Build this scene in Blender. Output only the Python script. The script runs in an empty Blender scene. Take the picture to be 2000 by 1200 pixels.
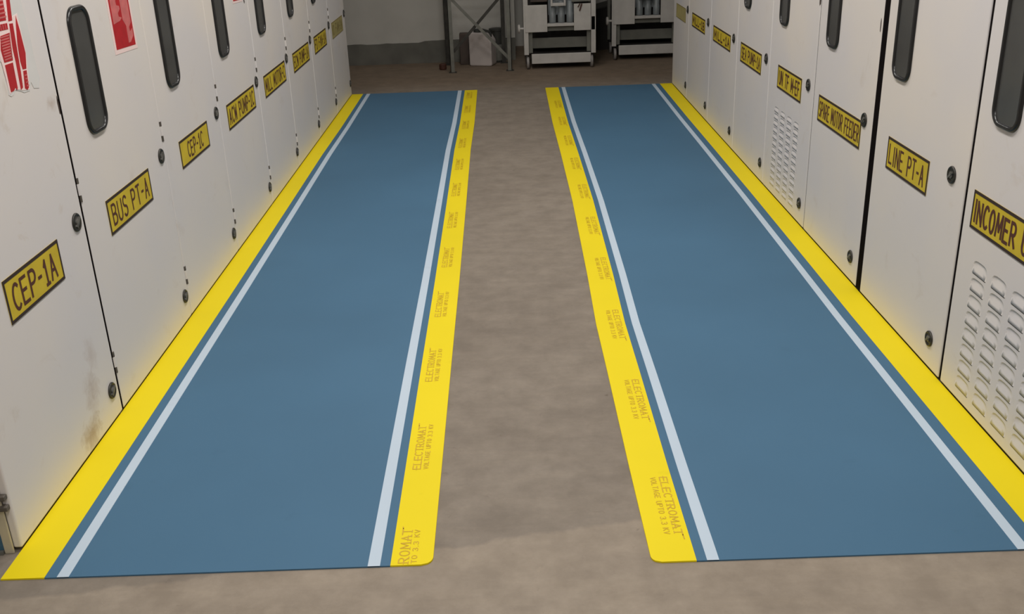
import bpy, bmesh, math, random
from mathutils import Vector, Matrix
random.seed(7)
SC = bpy.context.scene
COL = SC.collection
PI = math.pi

# ------------------------------------------------------------------ camera
cam_d = bpy.data.cameras.new('camera')
cam = bpy.data.objects.new('camera', cam_d)
COL.objects.link(cam)
cam_d.sensor_fit = 'HORIZONTAL'
cam_d.sensor_width = 36.0
cam_d.lens = 35.128
cam_d.clip_start = 0.02
_r = (0.9993611431802278, -0.01158679023371875, -0.03380904898970107)
_u = (0.0356652700916976, 0.3842246691771028, 0.9225504821444906)
_f = (-0.0023008717466360476, 0.9231669133411496, -0.3843924506300557)
cam.matrix_world = Matrix(((_r[0], _u[0], -_f[0], 0.0),
                           (_r[1], _u[1], -_f[1], 0.0),
                           (_r[2], _u[2], -_f[2], 1.5),
                           (0, 0, 0, 1)))
SC.camera = cam

# ------------------------------------------------------------------ world, lights, exposure
SC.view_settings.view_transform = 'Standard'
SC.view_settings.look = 'None'
SC.view_settings.gamma = 1.0
SC.view_settings.use_curve_mapping = False
SC.view_settings.exposure = 0.0
world = bpy.data.worlds.new('world')
SC.world = world
world.use_nodes = True
world.node_tree.nodes['Background'].inputs[0].default_value = (0.55, 0.58, 0.62, 1)
world.node_tree.nodes['Background'].inputs[1].default_value = 0.14

def area(name, loc, sx, sy, power, col, rot=(0, 0, 0)):
    d = bpy.data.lights.new(name, 'AREA')
    d.shape = 'RECTANGLE'; d.size = sx; d.size_y = sy
    d.energy = power; d.color = col
    o = bpy.data.objects.new(name, d); COL.objects.link(o)
    o.location = loc; o.rotation_euler = rot
    return o
# fluorescent battens under the ceiling, along the aisle
LW = (1.0, 0.965, 0.915)
area('ceiling_light', (0.0, 0.2, 3.25), 0.35, 1.3, 46, LW)
area('ceiling_light', (0.0, 2.6, 3.25), 0.35, 1.3, 50, LW)
area('ceiling_light', (0.0, 5.0, 3.25), 0.35, 1.3, 44, LW)
area('ceiling_light', (0.0, 7.6, 3.25), 0.35, 1.3, 17, LW)  # unseen lamp added to brighten the far end and back wall
area('ceiling_light', (0.0, -1.6, 3.0), 1.6, 1.3, 60, LW, (math.radians(-25), 0, 0))  # broad tilted area lamp behind the camera

# ------------------------------------------------------------------ materials
def new_mat(name):
    m = bpy.data.materials.new(name); m.use_nodes = True
    nt = m.node_tree
    return m, nt, nt.nodes['Principled BSDF']

def lin(c):
    return tuple((x / 12.92 if x <= 0.04045 else ((x + 0.055) / 1.055) ** 2.4) for x in c)

def plain(name, rgb, rough=0.5, metal=0.0, var=0.0, scale=8.0, spec=0.5):
    m, nt, b = new_mat(name)
    b.inputs['Roughness'].default_value = rough
    b.inputs['Metallic'].default_value = metal
    b.inputs['Specular IOR Level'].default_value = spec
    if var > 0:
        tc = nt.nodes.new('ShaderNodeTexCoord')
        n = nt.nodes.new('ShaderNodeTexNoise'); n.inputs['Scale'].default_value = scale; n.inputs['Detail'].default_value = 5
        r = nt.nodes.new('ShaderNodeValToRGB')
        r.color_ramp.elements[0].position = 0.3; r.color_ramp.elements[1].position = 0.7
        r.color_ramp.elements[0].color = tuple(x * (1 - var) for x in rgb) + (1,)
        r.color_ramp.elements[1].color = tuple(min(1, x * (1 + var)) for x in rgb) + (1,)
        nt.links.new(tc.outputs['Object'], n.inputs['Vector'])
        nt.links.new(n.outputs['Fac'], r.inputs['Fac'])
        nt.links.new(r.outputs['Color'], b.inputs['Base Color'])
    else:
        b.inputs['Base Color'].default_value = tuple(rgb) + (1,)
    return m

def mix_node(nt, a, b, fac, blend='MIX'):
    n = nt.nodes.new('ShaderNodeMix'); n.data_type = 'RGBA'; n.blend_type = blend
    for sock, v in ((n.inputs[6], a), (n.inputs[7], b), (n.inputs[0], fac)):
        if hasattr(v, 'links') or hasattr(v, 'is_output'):
            nt.links.new(v, sock)
        elif isinstance(v, (int, float)):
            sock.default_value = v
        else:
            sock.default_value = tuple(v) + ((1,) if len(v) == 3 else ())
    return n.outputs[2]

def noise(nt, vec, scale, detail=4, rough=0.5, dist=0.0):
    n = nt.nodes.new('ShaderNodeTexNoise')
    n.inputs['Scale'].default_value = scale; n.inputs['Detail'].default_value = detail
    n.inputs['Roughness'].default_value = rough; n.inputs['Distortion'].default_value = dist
    nt.links.new(vec, n.inputs['Vector'])
    return n.outputs['Fac']

def ramp(nt, fac, p0, p1, c0=(0, 0, 0), c1=(1, 1, 1)):
    r = nt.nodes.new('ShaderNodeValToRGB')
    r.color_ramp.elements[0].position = p0; r.color_ramp.elements[1].position = p1
    r.color_ramp.elements[0].color = tuple(c0) + (1,); r.color_ramp.elements[1].color = tuple(c1) + (1,)
    nt.links.new(fac, r.inputs['Fac'])
    return r.outputs['Color']

def painted(name, rgb, stain, spots=()):
    """old cream enamel with blotchy yellowing and a few brown smudges"""
    m, nt, b = new_mat(name)
    g = nt.nodes.new('ShaderNodeNewGeometry')
    v = g.outputs['Position']
    big = ramp(nt, noise(nt, v, 1.7, 2), 0.35, 0.65, tuple(x * s for x, s in zip(rgb, (0.95, 0.96, 0.985))), tuple(x * s for x, s in zip(rgb, (1.03, 1.01, 0.96))))
    sm = ramp(nt, noise(nt, v, 7.0, 6, 0.65, 0.6), 0.60, 0.80)
    c = mix_node(nt, big, tuple(x * s for x, s in zip(rgb, (0.72, 0.62, 0.50))), mix_node(nt, (0, 0, 0), sm, stain))
    fine = ramp(nt, noise(nt, v, 26, 4, 0.7), 0.70, 0.78)
    c = mix_node(nt, c, tuple(x * s for x, s in zip(rgb, (0.55, 0.45, 0.36))), mix_node(nt, (0, 0, 0), fine, stain * 0.6))
    for (sy, sz, ry, rz, amt) in spots:
        mp = nt.nodes.new('ShaderNodeMapping'); mp.vector_type = 'POINT'
        mp.inputs['Location'].default_value = (0, -sy / ry, -sz / rz); mp.inputs['Scale'].default_value = (0, 1 / ry, 1 / rz)
        nt.links.new(v, mp.inputs['Vector'])
        ln = nt.nodes.new('ShaderNodeVectorMath'); ln.operation = 'LENGTH'; nt.links.new(mp.outputs[0], ln.inputs[0])
        nz = noise(nt, v, 28, 5, 0.7, 0.5)
        ad = nt.nodes.new('ShaderNodeMath'); ad.operation = 'MULTIPLY_ADD'; ad.inputs[1].default_value = -2.2
        nt.links.new(nz, ad.inputs[0]); nt.links.new(ln.outputs['Value'], ad.inputs[2])
        msk = ramp(nt, ad.outputs[0], 0.0, 1.0, (1, 1, 1), (0, 0, 0))
        mr = nt.nodes.new('ShaderNodeMapRange'); mr.inputs[1].default_value = -1.0; mr.inputs[2].default_value = 0.05; mr.inputs[3].default_value = amt; mr.inputs[4].default_value = 0
        nt.links.new(ad.outputs[0], mr.inputs[0])
        c = mix_node(nt, c, tuple(x * q for x, q in zip(rgb, (0.50, 0.36, 0.26))), mr.outputs[0])
    nt.links.new(c, b.inputs['Base Color'])
    b.inputs['Roughness'].default_value = 0.42
    b.inputs['Specular IOR Level'].default_value = 0.4
    return m

def concrete():
    m, nt, b = new_mat('concrete')
    g = nt.nodes.new('ShaderNodeNewGeometry'); v = g.outputs['Position']
    base = ramp(nt, noise(nt, v, 1.6, 6, 0.6, 0.3), 0.3, 0.72, (0.212, 0.180, 0.149), (0.252, 0.216, 0.180))
    mid = ramp(nt, noise(nt, v, 9.0, 6, 0.7), 0.36, 0.70, (0.84, 0.83, 0.82), (1.10, 1.10, 1.10))
    c = mix_node(nt, base, mid, 1.0, 'MULTIPLY')
    # trowel smears running across the floor
    mp = nt.nodes.new('ShaderNodeMapping'); mp.inputs['Scale'].default_value = (1.0, 5.5, 1.0); mp.inputs['Rotation'].default_value = (0, 0, 0.35)
    nt.links.new(v, mp.inputs['Vector'])
    sm = ramp(nt, noise(nt, mp.outputs[0], 2.5, 5, 0.6, 0.8), 0.40, 0.66, (0.96, 0.96, 0.96), (1.04, 1.04, 1.03))
    c = mix_node(nt, c, sm, 1.0, 'MULTIPLY')
    # small dark pits
    pit = ramp(nt, noise(nt, v, 23, 3, 0.5), 0.72, 0.80, (1, 1, 1), (0.62, 0.60, 0.58))
    c = mix_node(nt, c, pit, 1.0, 'MULTIPLY')
    spt = ramp(nt, noise(nt, v, 12, 6, 0.75, 0.4), 0.64, 0.74, (1, 1, 1), (0.80, 0.78, 0.76))
    c = mix_node(nt, c, spt, 1.0, 'MULTIPLY')
    lts = ramp(nt, noise(nt, v, 8, 7, 0.7, 0.9), 0.62, 0.74, (1, 1, 1), (1.14, 1.14, 1.13))
    c = mix_node(nt, c, lts, 1.0, 'MULTIPLY')
    # lighter screed patch in front of the aisle: its edge lies near y = 2.05 and wanders
    sep = nt.nodes.new('ShaderNodeSeparateXYZ'); nt.links.new(v, sep.inputs[0])
    wob = noise(nt, v, 3.2, 5, 0.6)
    ma = nt.nodes.new('ShaderNodeMath'); ma.operation = 'MULTIPLY_ADD'; ma.inputs[1].default_value = 0.13
    nt.links.new(wob, ma.inputs[0]); nt.links.new(sep.outputs['Y'], ma.inputs[2])
    # the edge runs from y=1.84 on the left to y=2.1 in the aisle
    cx = nt.nodes.new('ShaderNodeMath'); cx.operation = 'MULTIPLY_ADD'; cx.inputs[1].default_value = -0.15
    nt.links.new(sep.outputs['X'], cx.inputs[0]); nt.links.new(ma.outputs[0], cx.inputs[2])
    patch = ramp(nt, cx.outputs[0], 0.0, 1.0)
    mr = nt.nodes.new('ShaderNodeMapRange'); mr.inputs[1].default_value = 2.160; mr.inputs[2].default_value = 2.176
    nt.links.new(cx.outputs[0], mr.inputs[0])
    light = mix_node(nt, c, (1.27, 1.25, 1.21), 1.0, 'MULTIPLY')
    c = mix_node(nt, light, c, mr.outputs[0])
    # the floor towards the back wall turns darker and browner
    mr2 = nt.nodes.new('ShaderNodeMapRange'); mr2.inputs[1].default_value = 8.1; mr2.inputs[2].default_value = 8.7
    nt.links.new(sep.outputs['Y'], mr2.inputs[0])
    c = mix_node(nt, c, mix_node(nt, c, (0.90, 0.80, 0.70), 1.0, 'MULTIPLY'), mr2.outputs[0])
    nt.links.new(c, b.inputs['Base Color'])
    b.inputs['Roughness'].default_value = 0.72
    b.inputs['Specular IOR Level'].default_value = 0.3
    bp = nt.nodes.new('ShaderNodeBump'); bp.inputs['Strength'].default_value = 0.12; bp.inputs['Distance'].default_value = 0.01
    nt.links.new(noise(nt, v, 18, 6, 0.65), bp.inputs['Height'])
    nt.links.new(bp.outputs[0], b.inputs['Normal'])
    return m

def mat_rubber(name, rgb, var=0.06):
    m, nt, b = new_mat(name)
    g = nt.nodes.new('ShaderNodeNewGeometry'); v = g.outputs['Position']
    a = ramp(nt, noise(nt, v, 1.3, 3), 0.3, 0.7, tuple(x * (1 - var) for x in rgb), tuple(x * (1 + var) for x in rgb))
    scuff = ramp(nt, noise(nt, v, 6.0, 5, 0.6), 0.66, 0.80)
    c = mix_node(nt, a, tuple(x * 0.78 for x in rgb), mix_node(nt, (0, 0, 0), scuff, 0.55))
    nt.links.new(c, b.inputs['Base Color'])
    b.inputs['Roughness'].default_value = 0.62
    b.inputs['Specular IOR Level'].default_value = 0.25
    bp = nt.nodes.new('ShaderNodeBump'); bp.inputs['Strength'].default_value = 0.05; bp.inputs['Distance'].default_value = 0.002
    nt.links.new(noise(nt, v, 150, 2), bp.inputs['Height']); nt.links.new(bp.outputs[0], b.inputs['Normal'])
    return m

M = {}
CREAM = (0.745, 0.705, 0.690)
M['cream'] = painted('cream_enamel', CREAM, 0.35)
M['cream_dirty'] = painted('cream_enamel_worn', CREAM, 0.55, ((2.60, .06, .07, .05, .75), (2.66, .17, .05, .07, .45), (2.70, .27, .04, .06, .30), (2.79, 1.00, .035, .02, .5)))
M['cream_edge'] = plain('yellowed_cream_enamel', (0.55, 0.49, 0.36), 0.5, var=0.12, scale=14)
M['dark_gap'] = plain('dark_seam', (0.035, 0.028, 0.024), 0.8, var=0.1)
M['black_rubber'] = plain('black_rubber', (0.013, 0.013, 0.014), 0.28, var=0.1, scale=30)
M['seal'] = plain('black_gap_fill', (0.006, 0.004, 0.004), 0.9, spec=0.05)  # flat black for the strips that darken the cabinet gaps
M['hinge_pin'] = plain('tarnished_hinge_pin', (0.10, 0.085, 0.07), 0.6, var=0.3, scale=40)
M['louver_slot'] = plain('louvre_slot_shadow_gap', (0.10, 0.085, 0.07), 0.8)
M['crease_shade'] = plain('painted_crease_shade', (0.33, 0.31, 0.28), 0.7)  # flat colour for shade in the louvre creases; no face uses it
M['dark_glass'] = plain('smoked_glass', (0.072, 0.072, 0.070), 0.18, var=0.12, scale=5)
M['lock'] = plain('worn_black_metal', (0.05, 0.048, 0.043), 0.38, 0.55, var=0.35, scale=60)
M['lock_grey'] = plain('worn_grey_metal', (0.16, 0.155, 0.145), 0.4, 0.5, var=0.3, scale=60)
M['plate_yellow'] = plain('yellow_sign_paint', (0.63, 0.47, 0.022), 0.5, var=0.10, scale=12)
M['plate_faded'] = plain('faded_yellow_sign_paint', (0.40, 0.34, 0.13), 0.6, var=0.12, scale=12)
M['sign_black'] = plain('sign_border_paint', (0.030, 0.014, 0.010), 0.55)
M['sign_letter'] = plain('sign_letter_paint', (0.085, 0.022, 0.010), 0.55)
M['letter_faded'] = plain('faded_letter_paint', (0.21, 0.16, 0.05), 0.6)
M['red'] = plain('red_print', (0.47, 0.014, 0.022), 0.35, var=0.12, scale=25)
M['red_pink'] = plain('pink_print', (0.62, 0.16, 0.16), 0.4, var=0.15, scale=30)
M['paper'] = plain('pale_pink_paper', (0.92, 0.72, 0.70), 0.4)
M['film'] = plain('torn_film_painted_glare', (0.72, 0.71, 0.70), 0.25, var=0.05)  # opaque pale colour stands in for glare on the clear film
M['rust'] = plain('rust_and_dark_chip', (0.05, 0.03, 0.022), 0.8, var=0.4, scale=50)
M['mat_blue'] = mat_rubber('blue_rubber', (0.062, 0.150, 0.250))
M['mat_yellow'] = mat_rubber('yellow_rubber', (0.82, 0.655, 0.006), 0.04)
M['mat_white'] = mat_rubber('pale_blue_white_rubber', (0.50, 0.60, 0.71), 0.04)
M['mat_text'] = plain('ochre_print', (0.60, 0.375, 0.010), 0.6)
M['concrete'] = concrete()
M['plaster'] = plain('whitewashed_plaster', (0.47, 0.455, 0.42), 0.85, var=0.10, scale=2.5)
M['skirt'] = plain('grey_skirting_paint', (0.125, 0.122, 0.105), 0.7, var=0.22, scale=5)
M['side_wall'] = plain('pale_wall_paint', (0.45, 0.44, 0.42), 0.9)
M['blue_panel'] = plain('blue_end_panel_paint', (0.05, 0.13, 0.20), 0.5, var=0.1)
M['steel_grey'] = plain('grey_painted_angle', (0.17, 0.17, 0.15), 0.5, 0.2, var=0.2, scale=15)
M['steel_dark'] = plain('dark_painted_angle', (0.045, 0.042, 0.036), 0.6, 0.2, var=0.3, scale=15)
M['truck_white'] = plain('truck_off_white_paint', (0.50, 0.48, 0.455), 0.5, var=0.10, scale=9)
M['truck_grey'] = plain('truck_grey_paint', (0.15, 0.15, 0.13), 0.6, var=0.15, scale=9)
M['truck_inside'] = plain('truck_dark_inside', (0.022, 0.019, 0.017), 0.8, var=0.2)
M['insulator'] = plain('grey_contact_sleeve', (0.20, 0.22, 0.23), 0.4, var=0.2, scale=10)
M['castor'] = plain('grey_castor_wheel', (0.27, 0.25, 0.24), 0.5, var=0.2)
M['can_white'] = plain('white_plastic', (0.50, 0.45, 0.43), 0.45, var=0.08, scale=8)
M['box_dark'] = plain('dark_green_black_plastic', (0.035, 0.036, 0.032), 0.55, var=0.2)
M['box_brown'] = plain('dark_brown_board', (0.075, 0.055, 0.046), 0.75, var=0.2)
M['red_brown'] = plain('dark_red_rubber', (0.06, 0.018, 0.010), 0.6, var=0.2)

# ------------------------------------------------------------------ mesh helpers
def link(name, bm, mat, parent=None, smooth=False, loc=None):
    me = bpy.data.meshes.new(name)
    bm.normal_update()
    bm.to_mesh(me); bm.free()
    o = bpy.data.objects.new(name, me)
    mats = mat if isinstance(mat, (list, tuple)) else [mat]
    for k in mats: me.materials.append(k)
    if smooth:
        for p in me.polygons: p.use_smooth = True
    if parent: o.parent = parent
    if loc: o.location = loc
    COL.objects.link(o)
    return o

def empty(name, loc, rz, label, cat, group=None):
    o = bpy.data.objects.new(name, None)
    o.empty_display_size = 0.1
    COL.objects.link(o)
    o.location = loc; o.rotation_euler = (0, 0, rz)
    o['label'] = label; o['category'] = cat
    if group: o['group'] = group
    return o

def tag(o, label=None, cat=None, group=None, kind=None):
    if label: o['label'] = label
    if cat: o['category'] = cat
    if group: o['group'] = group
    if kind: o['kind'] = kind
    return o

def box(bm, x0, x1, y0, y1, z0, z1, bev=0.0, seg=2):
    vs = [bm.verts.new(p) for p in ((x0, y0, z0), (x1, y0, z0), (x1, y1, z0), (x0, y1, z0), (x0, y0, z1), (x1, y0, z1), (x1, y1, z1), (x0, y1, z1))]
    fs = [bm.faces.new([vs[i] for i in q]) for q in ((3, 2, 1, 0), (4, 5, 6, 7), (0, 1, 5, 4), (1, 2, 6, 5), (2, 3, 7, 6), (3, 0, 4, 7))]
    if bev > 0:
        es = set(e for f in fs for e in f.edges)
        bmesh.ops.bevel(bm, geom=list(es), offset=bev, segments=seg, profile=0.5, affect='EDGES')

def nb(): return bmesh.new()

def bxo(name, dims, mat, parent=None, bev=0.0, seg=2):
    b = nb(); box(b, *dims, bev, seg)
    return link(name, b, mat, parent)

def prism(bm, pts, axis, a0, a1):
    """extrude a polygon given in the two other axes"""
    def P(p, a):
        if axis == 0: return (a, p[0], p[1])
        if axis == 1: return (p[0], a, p[1])
        return (p[0], p[1], a)
    A = [bm.verts.new(P(p, a0)) for p in pts]; B = [bm.verts.new(P(p, a1)) for p in pts]
    n = len(pts)
    bm.faces.new(A); bm.faces.new(B[::-1])
    for i in range(n):
        bm.faces.new((A[i], B[i], B[(i + 1) % n], A[(i + 1) % n]))
    bmesh.ops.recalc_face_normals(bm, faces=bm.faces)

def rrect(x0, x1, z0, z1, r, seg=8):
    pts = []
    for cx, cz, a0 in ((x1 - r, z1 - r, 0), (x0 + r, z1 - r, 90), (x0 + r, z0 + r, 180), (x1 - r, z0 + r, 270)):
        for k in range(seg + 1):
            a = math.radians(a0 + 90 * k / seg)
            pts.append((cx + r * math.cos(a), cz + r * math.sin(a)))
    return pts

def lathe(bm, prof, c, axis='y', n=28):
    """prof: list of (radius, offset along the axis)"""
    rings = []
    for r, d in prof:
        ring = []
        for k in range(n):
            a = 2 * PI * k / n
            p, q = r * math.cos(a), r * math.sin(a)
            if axis == 'y': co = (c[0] + p, c[1] + d, c[2] + q)
            elif axis == 'x': co = (c[0] + d, c[1] + p, c[2] + q)
            else: co = (c[0] + p, c[1] + q, c[2] + d)
            ring.append(bm.verts.new(co))
        rings.append(ring)
    for A, B in zip(rings, rings[1:]):
        for k in range(n):
            bm.faces.new((A[k], A[(k + 1) % n], B[(k + 1) % n], B[k]))
    bm.faces.new(rings[0]); bm.faces.new(rings[-1])
    bmesh.ops.recalc_face_normals(bm, faces=bm.faces)

def bar(bm, p0, p1, w, t, up=(0, 1, 0)):
    """flat bar between two points: w across, t along 'up'"""
    p0, p1 = Vector(p0), Vector(p1); d = (p1 - p0).normalized(); u = Vector(up)
    s = d.cross(u).normalized(); u = s.cross(d).normalized()
    vs = []
    for p in (p0, p1):
        for a, b in ((-1, -1), (1, -1), (1, 1), (-1, 1)):
            vs.append(bm.verts.new(p + s * (a * w / 2) + u * (b * t / 2)))
    for q in ((0, 1, 2, 3), (7, 6, 5, 4), (0, 4, 5, 1), (1, 5, 6, 2), (2, 6, 7, 3), (3, 7, 4, 0)):
        bm.faces.new([vs[i] for i in q])
    bmesh.ops.recalc_face_normals(bm, faces=bm.faces)

# ---- hand painted lettering: strokes in a unit cell
def arc(cx, cy, rx, ry, a0, a1, n=9):
    return [(cx + rx * math.cos(math.radians(a0 + (a1 - a0) * k / n)), cy + ry * math.sin(math.radians(a0 + (a1 - a0) * k / n))) for k in range(n + 1)]
GL = {
 'A': [[(0, 0), (.5, 1), (1, 0)], [(.2, .36), (.8, .36)]],
 'B': [[(0, 0), (0, 1), (.5, 1)] + arc(.5, .76, .42, .24, 90, -90) + [(0, .52)], [(.5, .52)] + arc(.5, .26, .5, .26, 90, -90) + [(0, 0)]],
 'C': [arc(.55, .5, .55, .5, 50, 310, 14)],
 'D': [[(0, 0), (0, 1), (.35, 1)] + arc(.35, .5, .65, .5, 90, -90, 12) + [(0, 0)]],
 'E': [[(.9, 1), (0, 1), (0, 0), (.95, 0)], [(0, .52), (.75, .52)]],
 'F': [[(.9, 1), (0, 1), (0, 0)], [(0, .52), (.75, .52)]],
 'G': [arc(.55, .5, .55, .5, 50, 330, 14) + [(1, .45), (.55, .45)]],
 'H': [[(0, 0), (0, 1)], [(1, 0), (1, 1)], [(0, .5), (1, .5)]],
 'I': [[(.5, 0), (.5, 1)]],
 'L': [[(0, 1), (0, 0), (.9, 0)]],
 'M': [[(0, 0), (.08, 1), (.5, .25), (.92, 1), (1, 0)]],
 'N': [[(0, 0), (0, 1), (1, 0), (1, 1)]],
 'O': [arc(.5, .5, .5, .5, 90, 450, 18)],
 'P': [[(0, 0), (0, 1), (.5, 1)] + arc(.5, .74, .48, .26, 90, -90) + [(0, .48)]],
 'R': [[(0, 0), (0, 1), (.5, 1)] + arc(.5, .74, .45, .26, 90, -90) + [(0, .48)], [(.4, .48), (1, 0)]],
 'S': [arc(.5, .75, .46, .25, 30, 270, 10) + arc(.5, .25, .48, .25, 90, -150, 10)],
 'T': [[(0, 1), (1, 1)], [(.5, 1), (.5, 0)]],
 'U': [[(0, 1), (0, .3)] + arc(.5, .3, .5, .3, 180, 360, 10) + [(1, 1)]],
 'V': [[(0, 1), (.5, 0), (1, 1)]],
 'W': [[(0, 1), (.22, 0), (.5, .8), (.78, 0), (1, 1)]],
 'K': [[(0, 0), (0, 1)], [(.95, 1), (0, .45)], [(.3, .62), (1, 0)]],
 '1': [[(.2, .78), (.55, 1), (.55, 0)], [(.15, 0), (.95, 0)]],
 '2': [arc(.5, .72, .46, .28, 160, -20, 9) + [(0, 0), (1, 0)]],
 '3': [arc(.45, .75, .45, .25, 150, -90, 9), arc(.45, .25, .5, .26, 90, -150, 9)],
 '-': [[(.1, .48), (.9, .48)]],
 '.': [[(.4, 0), (.6, 0.02)]],
 "'": [[(.3, 1), (.5, .78)]],
}
WID = {'I': .30, '-': .62, '.': .3, ' ': .62, 'M': 1.25, 'W': 1.3, '1': .75, "'": .4}

_rc = [0]
def ribbon(bm, pts, w, F, lift=True):
    """thick mitred line through pts; F maps a 2-D point onto the sign"""
    P = []
    for p in pts:
        p = Vector(p[:2])
        if not P or (p - P[-1]).length > 1e-6: P.append(p)
    if len(P) < 2: return
    closed = (P[0] - P[-1]).length < 1e-5 and len(P) > 3
    if not closed:
        P[0] = P[0] - (P[1] - P[0]).normalized() * w * .35
        P[-1] = P[-1] + (P[-1] - P[-2]).normalized() * w * .35
    rows = []
    n = len(P)
    for i in range(n):
        a = P[i - 1] if i > 0 else (P[-2] if closed else None)
        c = P[i + 1] if i < n - 1 else (P[1] if closed else None)
        d0 = (P[i] - a).normalized() if a is not None else (c - P[i]).normalized()
        d1 = (c - P[i]).normalized() if c is not None else d0
        m = d0 + d1
        if m.length < .35: m = d0
        m.normalize()
        nn = Vector((-m.y, m.x)); k = 1 / max(.55, abs(nn.dot(Vector((-d0.y, d0.x)))))
        rows.append((P[i] + nn * (w / 2 * k), P[i] - nn * (w / 2 * k)))
    vs = [[bm.verts.new(F(q)) for q in r] for r in rows]
    for A, B in zip(vs, vs[1:]):
        bm.faces.new((A[0], A[1], B[1], B[0]))

def letters(bm, text, x0, x1, y0, y1, w, F0, serif=False, jitter=0.0, nrm=(0, -1, 0)):
    """fit text in the rectangle x0..x1 by y0..y1"""
    gap = .48
    tot = sum(WID.get(c, 1.0) for c in text) + gap * (len(text) - 1)
    s = (x1 - x0) / tot; x = x0; H = y1 - y0
    rnd = random.Random(text); cnt = [0]
    def F(p):
        q = F0(p); e = 4e-5 * cnt[0]
        return (q[0] + nrm[0] * e, q[1] + nrm[1] * e, q[2] + nrm[2] * e)
    for c in text:
        cw = WID.get(c, 1.0) * s
        dy = rnd.uniform(-1, 1) * jitter * H; sl = rnd.uniform(-1, 1) * jitter * H
        for st in GL.get(c, []):
            pts = [(x + p[0] * cw + sl * p[1], y0 + dy + p[1] * H) for p in st]
            runs, cur = [], [pts[0]]
            for i in range(1, len(pts)):
                cur.append(pts[i])
                if i < len(pts) - 1:
                    d0 = (Vector(pts[i]) - Vector(pts[i - 1])).normalized(); d1 = (Vector(pts[i + 1]) - Vector(pts[i])).normalized()
                    if d0.dot(d1) < .15: runs.append(cur); cur = [pts[i]]
            runs.append(cur)
            for rn in runs:
                cnt[0] = (cnt[0] + 1) % 7
                ribbon(bm, rn, w, F)
            if serif:
                cnt[0] = (cnt[0] + 1) % 7
                for e in (pts[0], pts[-1]):
                    if c not in 'CO':
                        ribbon(bm, [(e[0] - w * 1.5, e[1]), (e[0] + w * 1.5, e[1])], w * .6, F)
        x += cw + gap * s

# ------------------------------------------------------------------ the setting
XL, XR = -1.2621, 1.3489
YB, YB2 = 9.80, 10.7
def struct(o):
    o['kind'] = 'structure'; return o
b = nb(); box(b, -3.6, 3.6, -3.6, 11.0, -0.12, 0.0); struct(link('floor', b, M['concrete']))
b = nb(); box(b, -3.6, 3.6, -3.6, 11.0, 3.4, 3.5); struct(link('ceiling', b, M['side_wall']))
b = nb(); box(b, -3.7, -3.6, -3.6, 11.0, 0, 3.4); struct(link('wall_left', b, M['side_wall']))
b = nb(); box(b, 3.6, 3.7, -3.6, 11.0, 0, 3.4); struct(link('wall_right', b, M['side_wall']))
b = nb(); box(b, -3.6, 3.6, -3.7, -3.6, 0, 3.4); struct(link('wall_front', b, M['side_wall']))
# the back wall steps back behind the two breaker trucks
b = nb(); prism(b, [(-3.6, YB), (0.10, YB), (0.10, YB2), (3.6, YB2), (3.6, YB2 + .2), (-3.6, YB2 + .2)], 2, 0, 3.4)
struct(link('wall_back', b, M['plaster']))
# grey skirting with an uneven, brushed upper edge
b = nb()
xs = [-3.59 + i * (0.10 + 3.59) / 60 for i in range(61)]
rs = random.Random(3)
top = [0.190 + rs.uniform(-.004, .004) + (0.014 if x > -0.8 else 0) for x in xs]
prev = None
for x, z in zip(xs, top):
    cur = [b.verts.new((x, YB - .018, 0.0)), b.verts.new((x, YB - .018, z)), b.verts.new((x, YB, z + .002)), b.verts.new((x, YB, 0))]
    if prev:
        for k in range(3): b.faces.new((prev[k], cur[k], cur[k + 1], prev[k + 1]))
    else: b.faces.new(cur)
    prev = cur
b.faces.new(prev[::-1]); bmesh.ops.recalc_face_normals(b, faces=b.faces)
struct(link('baseboard_back', b, M['skirt']))

# ------------------------------------------------------------------ insulating mats
def lerp_tab(tab, y):
    if y <= tab[0][0]: return tab[0][1]
    for (a, va), (c, vc) in zip(tab, tab[1:]):
        if y <= c: return va + (vc - va) * (y - a) / (c - a)
    return tab[-1][1]
DL = [(2.0, 0.0), (3.1, -.004), (3.9, -.006), (5.0, -.012), (6.2, -.020), (7.0, -.014), (8.25, -.020)]
DR = [(2.0, 0.0), (2.4, -.003), (3.0, -.004), (3.4, -.006), (3.9, .003), (5.0, .014), (6.0, .011), (6.9, .004), (8.25, .010)]
MT = 0.004
def strip(bm, x0, x1, y0, y1, z0, z1, tab, rl=(0, 0), rr=(0, 0), f0=1.0, f1=1.0):
    """long band; rl / rr = corner radii (near, far) on its low-x / high-x side; f0, f1 how far each side follows the bend"""
    n = 110
    ys = sorted(set([y0 + (y1 - y0) * k / n for k in range(n + 1)] + [y0 + .005 * k for k in range(13)] + [y1 - .005 * k for k in range(13)]))
    prev = None
    def inset(y, r):
        d = 0
        if r[0] and y - y0 < r[0]: q = r[0] - (y - y0); d = r[0] - math.sqrt(max(0, r[0] ** 2 - q * q))
        if r[1] and y1 - y < r[1]: q = r[1] - (y1 - y); d = max(d, r[1] - math.sqrt(max(0, r[1] ** 2 - q * q)))
        return d
    for y in ys:
        w = lerp_tab(tab, y)
        a = x0 + w * f0 + inset(y, rl); c = x1 + w * f1 - inset(y, rr)
        cur = [bm.verts.new((a, y, z0)), bm.verts.new((c, y, z0)), bm.verts.new((c, y, z1)), bm.verts.new((a, y, z1))]
        if prev:
            for k in range(4): bm.faces.new((prev[k], prev[(k + 1) % 4], cur[(k + 1) % 4], cur[k]))
        else: bm.faces.new(cur)
        prev = cur
    bm.faces.new(prev[::-1]); bmesh.ops.recalc_face_normals(bm, faces=bm.faces)

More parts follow.
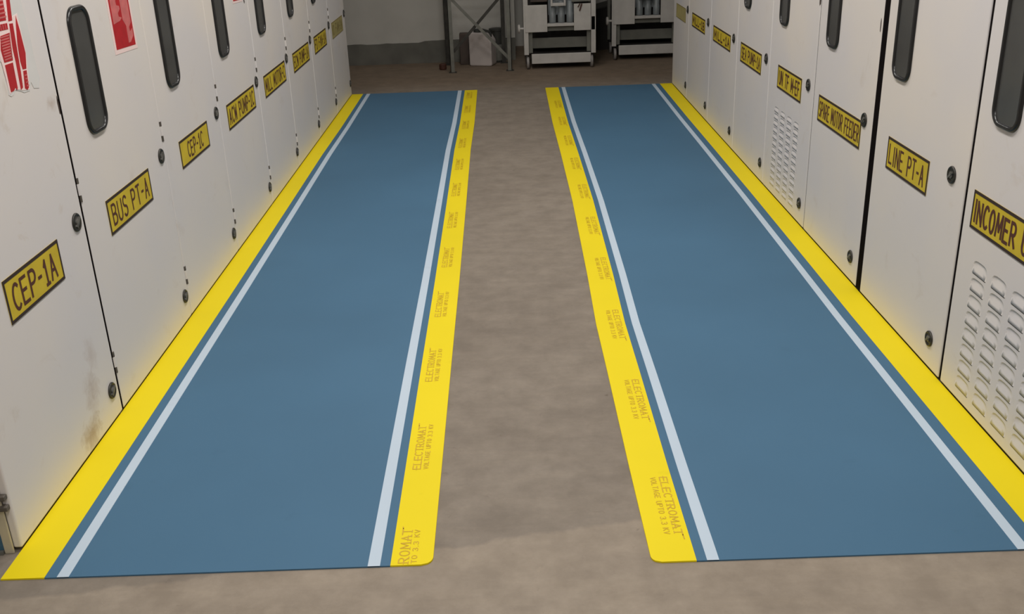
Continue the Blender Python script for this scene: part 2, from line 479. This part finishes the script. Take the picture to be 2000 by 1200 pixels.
def build_mat(side):
    if side == 'L':
        t = empty('insulating_mat', (-0.74, 2.0, 0), 0, 'long blue rubber floor mat with yellow edges, along the left row of cabinets', 'floor mat', 'insulating floor mats in front of the cabinets')
        Y0, Y1, T = 1.993, 8.25, DL
        yel = [(-1.266, -1.160, 0, (0, 0), (0, 0)), (-0.322, -0.2195, 1, (0, 0), (.028, .006))]
        wh = [(-1.130, -1.101), (-0.377, -0.347)]
        blue = (-1.160, -0.322)
    else:
        t = empty('insulating_mat', (0.83, 2.0, 0), 0, 'long blue rubber floor mat with yellow edges, along the right row of cabinets', 'floor mat', 'insulating floor mats in front of the cabinets')
        Y0, Y1, T = 1.971, 8.235, DR
        yel = [(0.3075, 0.415, 1, (.024, .006), (0, 0)), (1.250, 1.352, 0, (0, 0), (0, 0))]
        wh = [(0.440, 0.469), (1.184, 1.212)]
        blue = (0.415, 1.250)
    ox, oy = t.location.x, t.location.y
    def off(o):
        o.location = (-ox, -oy, 0); return o
    b = nb(); strip(b, blue[0], blue[1], Y0, Y1, 0.0002, MT, T, f0=(1 if side == 'R' else .8), f1=(1 if side == 'L' else .4))
    off(link('mat_sheet', b, M['mat_blue'], t))
    for x0, x1, inner, rl, rr in yel:
        b = nb()
        if inner: strip(b, x0, x1, Y0, Y1, 0.0002, MT + .0006, T, rl, rr)
        else:
            fo = (0.0, 0.8) if side == 'L' else (.4, 0.0)
            strip(b, x0, x1, Y0, Y1, 0.0002, MT + .0006, T, rl, rr, fo[0], fo[1])
        off(tag(link('edge_band', b, M['mat_yellow'], t), 'yellow edge band, %s' % ('by the open aisle' if inner else 'against the cabinets')))
    for k, (x0, x1) in enumerate(wh):
        b = nb(); f = 1.0 if (k == 1) == (side == 'L') else (.8 if side == 'L' else .4)
        strip(b, x0, x1, Y0, Y1, MT - .002, MT + .0005, T, f0=f, f1=f)
        off(tag(link('stripe', b, M['mat_white'], t), 'pale blue-white stripe'))
    # repeated print along the aisle-side yellow band
    Z = MT + .0011
    def imprint(xt, xb, xs0, xs1, ya, yb, big, small, ya2, yb2):
        bm = nb(); w = lerp_tab(T, (ya + yb) / 2)
        def F(lo, hi, y_a, y_b):
            return lambda p: (w + lo + (hi - lo) * p[1], y_a + (y_b - y_a) * p[0], Z)
        # lettering drawn in metres then mapped: x along the band, y across it
        L = abs(yb - ya); sg = 1 if yb > ya else -1
        Fb = lambda p: (w + xb + (xt - xb) / abs(xt - xb) * p[1], ya + sg * p[0], Z)
        letters(bm, big, 0.002, L * .93, 0, abs(xt - xb), .0034, Fb, serif=True, nrm=(0, 0, 1))
        ribbon(bm, [(L * .93, abs(xt - xb)), (L, abs(xt - xb) + .001)], .0034, Fb)
        L2 = abs(yb2 - ya2)
        Fs = lambda p: (w + xs0 + (xs1 - xs0) / abs(xs1 - xs0) * p[1], ya2 + sg * p[0], Z)
        letters(bm, small, 0.0, L2, 0, abs(xs1 - xs0), .0023, Fs, nrm=(0, 0, 1))
        off(tag(link('printed_lettering', bm, M['mat_text'], t), 'ochre lettering printed on the yellow band'))
    if side == 'R':
        for k in range(10):
            y = 2.343 + .5915 * k
            imprint(.401, .381, .356, .370, y, y - .285, 'ELECTROMAT', 'VOLTAGE UPTO 3.3 KV', y - .002, y - .262)
    else:
        imprint(-.303, -.279, -.2595, -.272, 1.999, 2.150, 'ROMAT', 'TO 3.3 KV', 1.999, 2.135)
        for k in range(11):
            y = 2.425 + .5475 * k
            if y + .28 > Y1: break
            imprint(-.300, -.279, -.2575, -.270, y, y + .265, 'ELECTROMAT', 'VOLTAGE UPTO 3.3 KV', y + .002, y + .255)
    return t
build_mat('L'); build_mat('R')

# ------------------------------------------------------------------ switchgear cabinets
HC, DC = 2.25, 1.15        # height, depth of a cabinet
def ring_gasket(bm, x0, x1, z0, z1, r, w, y):
    """rounded moulding around a rounded opening; half-round section of width w standing out from the door"""
    n = 7; outer = rrect(x0, x1, z0, z1, r, 10)
    cx, cz = (x0 + x1) / 2, (z0 + z1) / 2
    N = len(outer); rings = []
    for k in range(n + 1):
        a = PI * k / n; ins = w * (1 - math.cos(a)) / 2; dep = w * .62 * math.sin(a)
        pts = rrect(x0 + ins, x1 - ins, z0 + ins, z1 - ins, max(r - ins, .002), 10)
        rings.append([bm.verts.new((p[0], y - dep, p[1])) for p in pts])
    for A, B in zip(rings, rings[1:]):
        for i in range(N): bm.faces.new((A[i], A[(i + 1) % N], B[(i + 1) % N], B[i]))
    bmesh.ops.recalc_face_normals(bm, faces=bm.faces)

def louver_bm(x0, z0, w, h, cols, rows, px, pz):
    """pressed steel vent panel: every louvre dips in under an arched top edge and comes out again to a lip over its slot"""
    bm = nb(); gx, gz = (px - w) / 2, (pz - h) / 2
    for c in range(cols):
        for r in range(rows):
            X, Z = x0 + c * px, z0 - r * pz
            # outline of the pressing, counter-clockwise from the lower left corner
            top = []
            NA = 12
            for k in range(NA + 1):
                a = PI * k / NA
                cx = X + w / 2 + w / 2 * math.copysign(abs(math.cos(a)) ** .62, math.cos(a))
                top.append((cx, Z - h * .62 + h * .62 * math.sin(a) ** .62 if k not in (0, NA) else Z - h * .62))
            out = [(X, Z - h), (X + w, Z - h)] + top         # right side first, over the arch to the left
            L, Rr, T, B = X - gx, X + w + gx, Z + gz, Z - h - gz
            O = [bm.verts.new((p[0], 0, p[1])) for p in out]
            # surrounding flat sheet of this cell
            C = [bm.verts.new(p) for p in ((L, 0, B), (Rr, 0, B), (Rr, 0, T), (L, 0, T))]
            bm.faces.new((C[0], C[1], O[1], O[0]))
            half = 2 + NA // 2
            bm.faces.new([C[1], C[2], O[half]] + O[half - 1:0:-1])
            bm.faces.new([C[2], C[3], O[half]])
            bm.faces.new([C[3], C[0], O[0]] + O[:half - 1:-1])
            # the dip
            cx, cz = X + w / 2, Z - h * .55
            def depth(z): return .0062 * max(0.0, min(1.0, (z - (Z - h)) / (h * .95))) ** .8 - .0022
            R1 = []
            for i, v in enumerate(O):
                p = (v.co.x + (cx - v.co.x) * .09, v.co.z + (cz - v.co.z) * (.16 if i > 1 else 0))
                R1.append(bm.verts.new((p[0], depth(p[1]), p[1])))
            n = len(O)
            for i in range(n):
                f = bm.faces.new((O[i], O[(i + 1) % n], R1[(i + 1) % n], R1[i]))
                f.smooth = False
                if i == 0: f.material_index = 1
            R2 = [bm.verts.new((v.co.x + (cx - v.co.x) * .5, depth(v.co.z + (cz - v.co.z) * .5), v.co.z + (cz - v.co.z) * .5)) for v in R1]
            for i in range(n):
                f = bm.faces.new((R1[i], R1[(i + 1) % n], R2[(i + 1) % n], R2[i])); f.smooth = True
            f = bm.faces.new(R2)
            # dark strip under the lip, the slot's shadow painted in
            zb = Z - h
            vs = [bm.verts.new(p) for p in ((X + .001, -.0004, zb + .0008), (X + .004, -.0004, zb - h * .09), (X + w - .004, -.0004, zb - h * .09), (X + w - .001, -.0004, zb + .0008))]
            f = bm.faces.new(vs); f.material_index = 1
    bmesh.ops.remove_doubles(bm, verts=bm.verts, dist=1e-5)
    return bm

def knob(door, u, z, big=1.0, grey=False):
    R = .0275 * big
    b = nb()
    lathe(b, [(R, 0), (R, -.003), (R * .93, -.0055), (R * .80, -.006), (R * .74, -.003), (R * .70, -.003)], (u, -.0002, z))
    k = link('door_lock', b, M['lock_grey' if grey else 'lock'], door, smooth=True)
    b = nb()
    lathe(b, [(R * .40, 0), (R * .40, -.003), (R * .32, -.0045), (.001, -.005)], (u, -.003, z), n=20)
    bar(b, (u - R * .50, -.0062, z - R * .42), (u + R * .50, -.0062, z + R * .42), R * .26, .006)
    link('wing_handle', b, M['lock_grey'], k)
    return k

def cabinet(row, y_left, w, o):
    """row 'L' faces +x, row 'R' faces -x; y_left = world y of its left edge seen from the aisle"""
    if row == 'L': t = empty('switchgear_cabinet', (XL, y_left, 0), PI / 2, o['label'], 'cabinet', 'switchgear cabinets of the left row')
    else: t = empty('switchgear_cabinet', (XR, y_left, 0), -PI / 2, o['label'], 'cabinet', 'switchgear cabinets of the right row')
    gl, gr = o.get('gap', (.003, .003))
    # carcass, plinth, door
    bxo('cabinet_body', (.0006, w - .0006, .026, DC, .03, HC), M['cream'], t)
    bxo('plinth', (.012, w - .012, .040, DC - .05, .0, .03), M['dark_gap'], t)
    b = nb(); box(b, .0008, w - .0008, .0235, .0262, .012, HC - .005)
    link('seam_shade_sheet', b, M['dark_gap'], t)  # near-black sheet behind the door paints in the seam shade
    b = nb()
    zb = o.get('zb', .011)
    box(b, gl, w - gr, 0.0, .023, zb, HC - .05, .0055, 3)
    if 'louver' in o:
        x0, z0, lw, lh, c, r, px, pz = o['louver']
        hx0, hx1, hz1 = x0 - (px - lw) / 2, x0 + (c - .5) * px + lw / 2, z0 + (pz - lh) / 2
        hz0 = hz1 - r * pz
        b.faces.ensure_lookup_table()
        fr = max((f for f in b.faces if abs(f.calc_center_median().y) < 1e-5), key=lambda f: f.calc_area())
        ov = list(fr.verts); b.faces.remove(fr)
        hv = []
        for v in ov:
            hv.append(b.verts.new((hx0 if v.co.x < w / 2 else hx1, 0, hz0 if v.co.z < HC / 2 else hz1)))
        for i in range(4): b.faces.new((ov[i], ov[(i + 1) % 4], hv[(i + 1) % 4], hv[i]))
        bmesh.ops.recalc_face_normals(b, faces=b.faces)
    door = link('door', b, M[o.get('paint', 'cream')], t)
    for q0, q1, qy in o.get('gap_strips', ()):
        b = nb(); box(b, q0, q1, qy, .023, zb, HC - .05, .001, 1); link('black_gap_strip', b, M['seal'], t)  # black strip fills the gap, its darkness put into the colour
    # viewing window
    if 'slot' in o:
        s0, s1 = o['slot']
        b = nb(); ring_gasket(b, s0, s1, .855, 1.233, .050, .016, -.0002)
        g = link('viewing_window', b, M['black_rubber'], door, smooth=True)
        b = nb(); prism(b, rrect(s0 + .011, s1 - .011, .866, 1.222, .042), 1, -.0025, -.0005)
        link('window_pane', b, M['dark_glass'], g)
    # name plate
    if 'text' in o:
        n0, n1 = o['plate']; z0, z1 = o.get('pz', (.540, .654))
        faded = o.get('faded'); bw = .0085 if not faded else .004
        b = nb(); box(b, n0, n1, -.0015, -.0002, z0, z1)
        p = link('name_plate', b, M['plate_faded' if faded else 'plate_yellow'], t)
        if faded: p['label'] = 'name plate faded to dull olive'
        b = nb()
        for q in ((n0, n1, z1 - bw, z1), (n0, n1, z0, z0 + bw), (n0, n0 + bw * .8, z0 + bw, z1 - bw), (n1 - bw * .8, n1, z0 + bw, z1 - bw)):
            box(b, q[0], q[1], -.0024, -.0010, q[2], q[3])
        link('plate_border', b, M['letter_faded' if faded else 'sign_black'], p)
        b = nb(); F = lambda v: (v[0], -.0019, v[1])
        m0, m1 = o.get('tm', (.030, .030))
        letters(b, o['text'], n0 + m0, n1 - m1, z0 + .024, z1 - .026, o.get('tw', .0085), F, jitter=.03)
        link('plate_lettering', b, M['letter_faded' if faded else 'sign_letter'], p)
    # locks
    ku = o['knob']
    knob(door, ku, .655); knob(door, o.get('knob2', ku), .107, .95)
    # catch pins on the hinge side, cream knuckle between two dark ends
    for z in o.get('hinges', (.735, .175)):
        b = nb()
        lathe(b, [(.0060, -.038), (.0060, .034)], (0.0085, .003, z), 'z', 12)
        h = link('hinge', b, M['hinge_pin'], t, smooth=False)
        b = nb(); lathe(b, [(.0075, -.017), (.0075, .017)], (0.0085, .003, z), 'z', 14)
        link('hinge_knuckle', b, M['cream'], h)
    if 'louver' in o:
        x0, z0, lw, lh, c, r, px, pz = o['louver']
        link('vent_louvers', louver_bm(x0, z0, lw, lh, c, r, px, pz), [M['cream'], M['louver_slot'], M['crease_shade']], door)
    for (cu, cz, cw, ch) in o.get('chips', ()):
        b = nb(); rr = random.Random(cu)
        pts = [(cu + cw * math.cos(a) * rr.uniform(.6, 1), cz + ch * math.sin(a) * rr.uniform(.7, 1)) for a in [2 * PI * k / 11 for k in range(11)]]
        prism(b, pts, 1, -.0006, .001)
        link('paint_chip', b, M['rust'], door)
    return t, door

Lc = [(2.107, 2.842), (2.842, 3.617), (3.617, 4.379), (4.379, 5.143), (5.143, 5.902), (5.902, 6.680), (6.680, 7.440), (7.440, 8.210)]
Lo = [
 dict(label='cream cabinet with CEP-1A plate and torn red notice', text='CEP-1A', plate=(.205, .536), knob=.678, tm=(.036, .040), tw=.0095, paint='cream_dirty', gap=(.002, .004), hinges=(), pz=(.536, .652), chips=((.722, .985, .006, .030),)),
 dict(label='cream cabinet with BUS PT-A plate and intact red notice', text='BUS PT-A', plate=(.172, .578), knob=.728, slot=(.150, .305), pz=(.537, .650), tm=(.036, .032), gap=(.0060, .002), gap_strips=((.0007, .0058, .001),), hinges=(.735, .175)),
 dict(label='cream cabinet with CEP-1C plate, third from the near end of the left row', text='CEP-1C', plate=(.169, .560), knob=.715, slot=(.146, .298), tm=(.095, .085), tw=.0085, pz=(.549, .656)),
 dict(label='cream cabinet with ACW PUMP-1C plate, directly beyond the CEP-1C cabinet', text='ACW PUMP-1C', plate=(.125, .660), knob=.724, slot=(.130, .297), tw=.010, chips=((.700, 1.055, .012, .020),)),
 dict(label='cream cabinet in the left row with MILL MOTOR plate', text='MILL MOTOR-C', plate=(.124, .668), knob=.728, slot=(.134, .300), tw=.010),
 dict(label='cream left-row cabinet third from the far end, just beyond the MILL MOTOR cabinet', text='ECW PUMP-1A', plate=(.150, .676), knob=.744, slot=(.150, .305), tw=.010),
 dict(label='cream left-row cabinet second from the far end, dull yellow plate', text='FD FAN-1A', plate=(.105, .590), knob=.790, slot=(.15, .30), tw=.010),
 dict(label='farthest cabinet of the left row, with a faded olive plate', text='ID FAN-1A', plate=(.10, .62), knob=.726, slot=(.15, .30), tw=.010, faded=True),
]
Lo[6]['knob'] = .728
doorsL = []
for (a, c), o in zip(Lc, Lo):
    doorsL.append(cabinet('L', a, c - a, o))
Rc = [(2.852, 2.075), (3.660, 2.852), (4.400, 3.6605), (5.176, 4.400), (5.931, 5.176), (6.717, 5.931), (7.527, 6.717), (8.204, 7.527)]
Ro = [
 dict(label='nearest right-row cabinet, with INCOMER plate and broad louvred vents', text='INCOMER UAT', plate=(.062, .500), knob=.700, slot=(.100, .256), tm=(.018, .030), tw=.010, gap=(.0115, .003), gap_strips=((.0007, .011, .001),), pz=(.543, .656),
      louver=(.116, .462, .088, .040, 5, 8, .1195, .0530)),
 dict(label='cream cabinet with LINE PT-A plate, second from the near end of the right row', text='LINE PT-A', plate=(.177, .540), knob=.708, slot=(.145, .300), tm=(.022, .034), gap=(.0500, .006), gap_strips=((.0007, .0495, .0008),)),
 dict(label='cream cabinet whose long plate reads SPARE MOTOR FEEDER', text='SPARE MOTOR FEEDER', plate=(.084, .628), knob=.655, slot=(.128, .278), tm=(.018, .018), tw=.008, gap=(.0045, .0015), gap_strips=((.0007, .0040, .0015),), pz=(.535, .646), chips=((.722, 1.010, .006, .028),)),
 dict(label='cream cabinet in the right row with small dense louvres', text='UN TF M-EF', plate=(.172, .588), knob=.692, slot=(.150, .303), tw=.0105, pz=(.553, .664), gap=(.003, .006), chips=((.762, 1.02, .010, .018),),
      louver=(.150, .456, .085, .0245, 4, 12, .1190, .0340)),
 dict(label='cream right-row cabinet directly beyond the small-louvred one', text='SEA PUMP-1A', plate=(.101, .586), knob=.686, slot=(.15, .30), tw=.010, pz=(.554, .662)),
 dict(label='cream right-row cabinet third from the far end, with a dull yellow plate', text='MILL-1A', plate=(.094, .612), knob=.698, slot=(.15, .30), tw=.012, pz=(.563, .660)),
 dict(label='cream right-row cabinet second from the far end', text='MILL-1B', plate=(.140, .622), knob=.730, slot=(.15, .30), tw=.012, pz=(.562, .657)),
 dict(label='farthest cabinet of the right row, with a faded olive plate', text='', plate=(.130, .545), knob=.631, slot=(.15, .30), faded=True, pz=(.550, .652)),
]
doorsR = []
for (a, c), o in zip(Rc, Ro):
    o.setdefault('hinges', ())
    doorsR.append(cabinet('R', a, a - c, o))

# near end of the left row: blue side panel, yellowed frame edge and hinge brackets
tA = doorsL[0][0]
bxo('side_panel', (-.003, .0004, .0435, DC - .01, .006, HC - .01), M['blue_panel'], tA)['label'] = 'blue painted end panel'
bxo('frame_post', (-.006, .0004, .0195, .0430, .000, HC - .01), M['cream_edge'], tA, .002)['label'] = 'yellowed frame edge'
b = nb(); box(b, -.012, -.0035, .0440, DC, .0, .010); link('base_channel', b, M['steel_grey'], tA)
for z in (.165, .135):
    b = nb(); box(b, -.014, .003, .004, .036, z - .006, z + .007, .002); link('hinge_bracket', b, M['hinge_pin'], tA)

# red notices (points: world y, z on the left door plane -> local u, z)
def flat(name, pts, y0, mat, parent, u0, y1=None):
    b = nb(); prism(b, [(p[0] - u0, p[1]) for p in pts], 1, y0, y0 + .0006 if y1 is None else y1)
    return link(name, b, mat, parent)
uA = 2.107
W = [(2.525, 1.40), (2.525, 1.155), (2.555, 1.150), (2.569, 1.138), (2.560, 1.065), (2.572, 1.059), (2.584, 1.061), (2.601, 1.071), (2.627, 1.063), (2.645, 1.056), (2.678, 1.055), (2.694, 1.075), (2.704, 1.057), (2.734, 1.052), (2.748, 1.076), (2.742, 1.137), (2.745, 1.192), (2.735, 1.26), (2.73, 1.40)]
notice = flat('danger_notice', W, -.0010, M['film'], tA, uA, -.0002)
notice['label'] = 'torn red notice with a shredded lower edge'
b = nb()
def addp(pts, y=-.0016, u0=uA):
    prism(b, [(p[0] - u0, p[1]) for p in pts], 1, y, y + .0005)
addp([(2.560, 1.138), (2.566, 1.066), (2.603, 1.072), (2.640, 1.063), (2.677, 1.058), (2.700, 1.150), (2.697, 1.25), (2.66, 1.245), (2.655, 1.40), (2.53, 1.40), (2.552, 1.2)])
link('paper_margin', b, M['paper'], notice)
b = nb()
for pts in ([(2.572, 1.138), (2.616, 1.138), (2.612, 1.074), (2.606, 1.069), (2.600, 1.077), (2.590, 1.071), (2.572, 1.070)],
            [(2.582, 1.208), (2.634, 1.210), (2.619, 1.143), (2.572, 1.144), (2.568, 1.176)],
            [(2.587, 1.235), (2.631, 1.234), (2.630, 1.219), (2.583, 1.220)],
            [(2.595, 1.400), (2.649, 1.400), (2.630, 1.241), (2.590, 1.242)],
            [(2.654, 1.291), (2.656, 1.40), (2.676, 1.40), (2.673, 1.289), (2.662, 1.237), (2.641, 1.237)],
            [(2.642, 1.231), (2.662, 1.230), (2.652, 1.146), (2.648, 1.110), (2.641, 1.070), (2.627, 1.066), (2.632, 1.138), (2.631, 1.169)],
            [(2.686, 1.246), (2.692, 1.207), (2.696, 1.150), (2.682, 1.112), (2.661, 1.113), (2.657, 1.134), (2.662, 1.175), (2.676, 1.222)],
            [(2.662, 1.109), (2.681, 1.108), (2.673, 1.064), (2.662, 1.060), (2.651, 1.066)]):
    addp(pts, -.0022)
link('red_print', b, M['red'], notice)
b = nb(); F = lambda v: (v[0] - uA, -.0026, v[1])
for k in range(9):                                  # rows of pale print
    z = 1.150 + .0068 * k; ribbon(b, [(2.578, z), (2.617 + .0012 * k, z + .0005)], .0032, F)
ribbon(b, [(2.617, 1.150), (2.629, 1.207)], .003, F)
for k in range(3): ribbon(b, [(2.592 + .013 * k, 1.221), (2.592 + .013 * k, 1.233)], .003, F)
for k in range(12): ribbon(b, [(2.600, 1.250 + .010 * k), (2.633, 1.250 + .010 * k)], .0042, F)
for k in range(4): ribbon(b, [(2.664, 1.070 + .009 * k), (2.676, 1.070 + .009 * k)], .0030, F)
link('pale_print', b, M['red_pink'], notice)

tB = doorsL[1][0]; uB = 2.842
notice = flat('danger_notice', [(3.318, 1.42), (3.318, 1.052), (3.528, 1.046), (3.528, 1.42)], -.0010, M['paper'], tB, uB, -.0002)
notice['label'] = 'red notice with a pale pink margin'
notice2 = notice
b = nb(); prism(b, [(p[0] - uB, p[1]) for p in ((3.334, 1.41), (3.334, 1.066), (3.512, 1.060), (3.512, 1.41))], 1, -.0016, -.0009)
link('red_print', b, M['red'], notice)
b = nb(); F = lambda v: (v[0] - uB, -.0020, v[1])
def addq(pts): prism(b, [(p[0] - uB, p[1]) for p in pts], 1, -.0021, -.0015)
addq([(3.345, 1.40), (3.345, 1.145), (3.405, 1.150), (3.425, 1.158), (3.400, 1.164), (3.398, 1.175), (3.420, 1.186), (3.418, 1.196), (3.395, 1.200), (3.393, 1.215), (3.415, 1.222), (3.395, 1.24), (3.395, 1.40)])
addq([(3.430, 1.40), (3.430, 1.150), (3.452, 1.128), (3.450, 1.073), (3.470, 1.074), (3.500, 1.090), (3.505, 1.115), (3.480, 1.106), (3.476, 1.122), (3.500, 1.135), (3.500, 1.40)])
link('pale_print', b, M['red_pink'], notice)
# a third notice, only its lower edge in view, on the ACW cabinet
tD = doorsL[3][0]; uD = 4.379
notice = flat('danger_notice', [(4.862, 1.42), (4.862, 1.058), (5.045, 1.052), (5.045, 1.42)], -.0010, M['paper'], tD, uD, -.0002)
notice['label'] = 'red notice, mostly above the picture'
b = nb(); prism(b, [(p[0] - uD, p[1]) for p in ((4.872, 1.41), (4.872, 1.068), (5.035, 1.062), (5.035, 1.41))], 1, -.0016, -.0009)
link('red_print', b, M['red'], notice)

# ------------------------------------------------------------------ breaker trucks by the back wall
def truck(x, y, label, D, red_tag=False):
    t = empty('breaker_truck', (x, y, 0), 0, label, 'breaker truck', 'withdrawn breaker trucks by the back wall')
    W = .645; H = 1.45
    for s, px in ((0, 0.0), (1, W - .042)):
        b = nb(); box(b, px, px + .042, 0, .03, .128, H, .003)
        link('post', b, M['truck_white'], t)
        b = nb(); box(b, px + .006, px + .036, D - .04, D, .128, H, .003)
        link('post', b, M['truck_grey'], t)
    # inner columns, grey steel
    for px in (.044, W - .078):
        b = nb(); box(b, px, px + .034, .035, .07, .14, .33); link('inner_column', b, M['truck_grey'], t)
    b = nb(); box(b, .045, W - .045, .22, D - .045, .17, H - .05); link('dark_interior_block', b, M['truck_inside'], t)  # near-black block stands in for the truck's dark interior
    b = nb(); box(b, .014, .212, -.006, .010, .326, .560, .003); link('front_panel', b, M['truck_white'], t)
    b = nb(); box(b, .450, .600, -.006, .010, .330, .560, .003); link('front_panel', b, M['truck_white'], t)
    b = nb(); box(b, .602, .640, .000, .012, .330, .450, .003); link('front_panel', b, M['truck_white'], t)
    b = nb(); box(b, .212, .450, -.010, .06, .372, .396, .003); link('shelf_lip', b, M['truck_white'], t)
    b = nb(); box(b, .212, .450, .03, .06, .330, .370); link('shelf_bracket', b, M['truck_grey'], t)
    for k in range(3):
        cx = .262 + .078 * k
        b = nb(); lathe(b, [(.030, 0), (.032, .01), (.032, .085), (.027, .09), (.027, .19)], (cx, .055, .396), 'z', 20)
        s = link('contact_sleeve', b, M['insulator'], t, smooth=True)
    b = nb(); box(b, .225, .455, .085, .12, .46, .60, .004); link('mechanism_cover', b, M['insulator'], t)
    # upper bracket, shield plates
    b = nb(); box(b, .245, .262, -.004, .02, .545, .75, .003); box(b, .362, .379, -.004, .02, .545, .75, .003); box(b, .262, .362, -.004, .02, .545, .572, .003)
    link('lifting_bracket', b, M['truck_white'], t)
    b = nb(); box(b, .068, .215, .02, .035, .585, 1.1); link('shield_plate', b, M['box_brown'], t)
    b = nb(); box(b, .430, .600, .02, .035, .575, 1.1); link('shield_plate', b, M['truck_grey'], t)
    # lower grey cross panel and white kick panel
    b = nb(); box(b, .062, .590, .10, .118, .170, .262, .004); link('cross_panel', b, M['truck_grey'], t)
    b = nb(); box(b, .066, .600, -.004, .022, .048, .134, .004); link('kick_panel', b, M['truck_white'], t)
    b = nb(); box(b, .060, .606, .022, D - .03, .10, .128); link('chassis', b, M['truck_inside'], t)
    for px in (.018, W - .050):
        for yy in (.035, D - .05):
            b = nb(); lathe(b, [(.048, -.012), (.055, -.009), (.055, .009), (.048, .012)], (px + .014, yy, .055), 'x', 24)
            w = link('castor_wheel', b, M['castor'], t, smooth=False)
            b = nb(); box(b, px - .004, px, yy - .02, yy + .02, .045, .130); box(b, px + .028, px + .032, yy - .02, yy + .02, .045, .130); box(b, px - .004, px + .032, yy - .02, yy + .02, .120, .130)
            link('castor_fork', b, M['truck_inside'], w)
    # racking knob on the left side
    b = nb(); lathe(b, [(.010, 0), (.010, -.03), (.036, -.032), (.038, -.045), (.030, -.052)], (0, .02, .358), 'x', 20)
    link('side_knob', b, M['truck_white'], t, smooth=False)
    if red_tag:
        b = nb(); bar(b, (.520, -.012, .560), (.500, -.012, .500), .012, .004); bar(b, (.505, -.012, .565), (.485, -.012, .530), .008, .004)
        link('cable_tie', b, M['red_brown'], t)
    return t
truck(.172, 9.19, 'off-white wheeled breaker truck standing fully in view beside the rack', .50, True)
truck(.995, 9.53, 'off-white wheeled breaker truck half hidden by the right-row cabinets', .50)

# ------------------------------------------------------------------ angle-steel rack
t = empty('angle_steel_rack', (-.475, 9.15, 0), 0, 'grey angle-steel rack with crossed braces by the back wall', 'rack')
def angle(name, x, y, sx, sy, mat, z0=0.0, z1=1.7):
    b = nb(); box(b, min(x, x + sx * .036), max(x, x + sx * .036), min(y, y + sy * .005), max(y, y + sy * .005), z0, z1)
    box(b, min(x, x + sx * .005), max(x, x + sx * .005), min(y, y + sy * .036), max(y, y + sy * .036), z0, z1)
    lg = link(name, b, mat, t)
    return lg
angle('leg', -.022, .0, 1, 1, M['steel_grey'])
angle('leg', .532, .0, -1, 1, M['steel_grey'])
angle('leg', -.085, .49, 1, -1, M['steel_dark'])
angle('leg', .480, .49, -1, -1, M['steel_dark'])
for x, y in ((-.004, .018), (.514, .018), (-.067, .47), (.462, .47)):
    b = nb(); box(b, x - .035, x + .035, y - .03, y + .03, 0, .006); link('foot_plate', b, M['steel_dark'], t)
b = nb(); bar(b, (.005, .030, .648), (.500, .030, .115), .026, .005); link('cross_brace', b, M['steel_grey'], t)
b = nb(); bar(b, (.445, .042, .640), (.010, .042, .180), .026, .005); link('cross_brace', b, M['steel_dark'], t)
for z in (.66, 1.68):
    b = nb(); box(b, -.022, .532, .000, .006, z, z + .036); box(b, -.022, .532, .006, .036, z, z + .005); link('rail', b, M['steel_grey'], t)
    b = nb(); box(b, -.085, .480, .484, .490, z, z + .036); link('rail', b, M['steel_dark'], t)
b = nb(); box(b, -.020, .530, .008, .480, 1.716, 1.730); link('rack_shelf', b, M['steel_grey'], t)

# ------------------------------------------------------------------ things stored under the rack
t = empty('jerrycan', (-.205, 9.54, 0), math.radians(-18), 'white plastic jerrycan with black cap under the steel rack', 'container')
b = nb()
pts = [(-.115, .012), (-.105, 0), (.095, 0), (.105, .012), (.105, .225), (.060, .298), (-.095, .305), (-.115, .285)]
prism(b, pts, 1, -.075, .075)
bmesh.ops.bevel(b, geom=list(b.edges), offset=.012, segments=3, profile=.5, affect='EDGES')
link('can_body', b, M['can_white'], t)
b = nb(); lathe(b, [(.034, 0), (.034, .026), (.028, .030)], (-.045, -.02, .302), 'z', 20); link('cap', b, M['box_dark'], t)
b = nb(); bar(b, (-.005, 0, .322), (.078, 0, .300), .022, .022); bar(b, (-.005, 0, .300), (-.005, 0, .325), .020, .022); bar(b, (.075, 0, .25), (.078, 0, .303), .020, .022); link('carry_handle', b, M['box_dark'], t)

b = nb(); box(b, 0, .085, 0, .10, .0, .285, .006); o = link('storage_box', b, M['box_brown'], loc=(-.425, 9.60, 0))
tag(o, 'narrow dark brown box left of the white jerrycan', 'box')
t = empty('storage_tub', (-.075, 9.70, 0), 0, 'dark green-black tub right of the white jerrycan', 'tub')
b = nb(); lathe(b, [(.055, 0), (.060, .02), (.068, .29), (.073, .292), (.073, .310), (.050, .315)], (0, 0, 0), 'z', 28); link('tub_body', b, M['box_dark'], t)
b = nb(); lathe(b, [(.0605, .02), (.0635, .06), (.0665, .165), (.0640, .168)], (0, 0, 0), 'z', 28); link('lower_band', b, M['steel_grey'], t)['label'] = 'grey lower half'
b = nb(); lathe(b, [(.028, 0), (.034, .01), (.034, .045), (.024, .055)], (0, 0, 0), 'z', 18)
o = link('rubber_stopper', b, M['red_brown'], loc=(-.578, 9.36, 0), smooth=False)
tag(o, 'small dark red rubber stopper on the floor behind the left rack leg', 'stopper')
# made-up black block that fills the dark gap between the trucks
t = empty('dark_gap_block', (.93, 10.25, 0), 0, 'low black bench added to fill the dark gap between the two breaker trucks', 'block')
b = nb(); prism(b, [(-.26, 0), (.30, 0), (.30, .46), (-.26, .33)], 1, -.02, .35); link('gap_block_body', b, M['truck_inside'], t)
b = nb(); prism(b, [(-.27, .33), (.31, .464), (.31, .476), (-.27, .342)], 1, -.03, .36); link('gap_block_top', b, M['box_dark'], t)
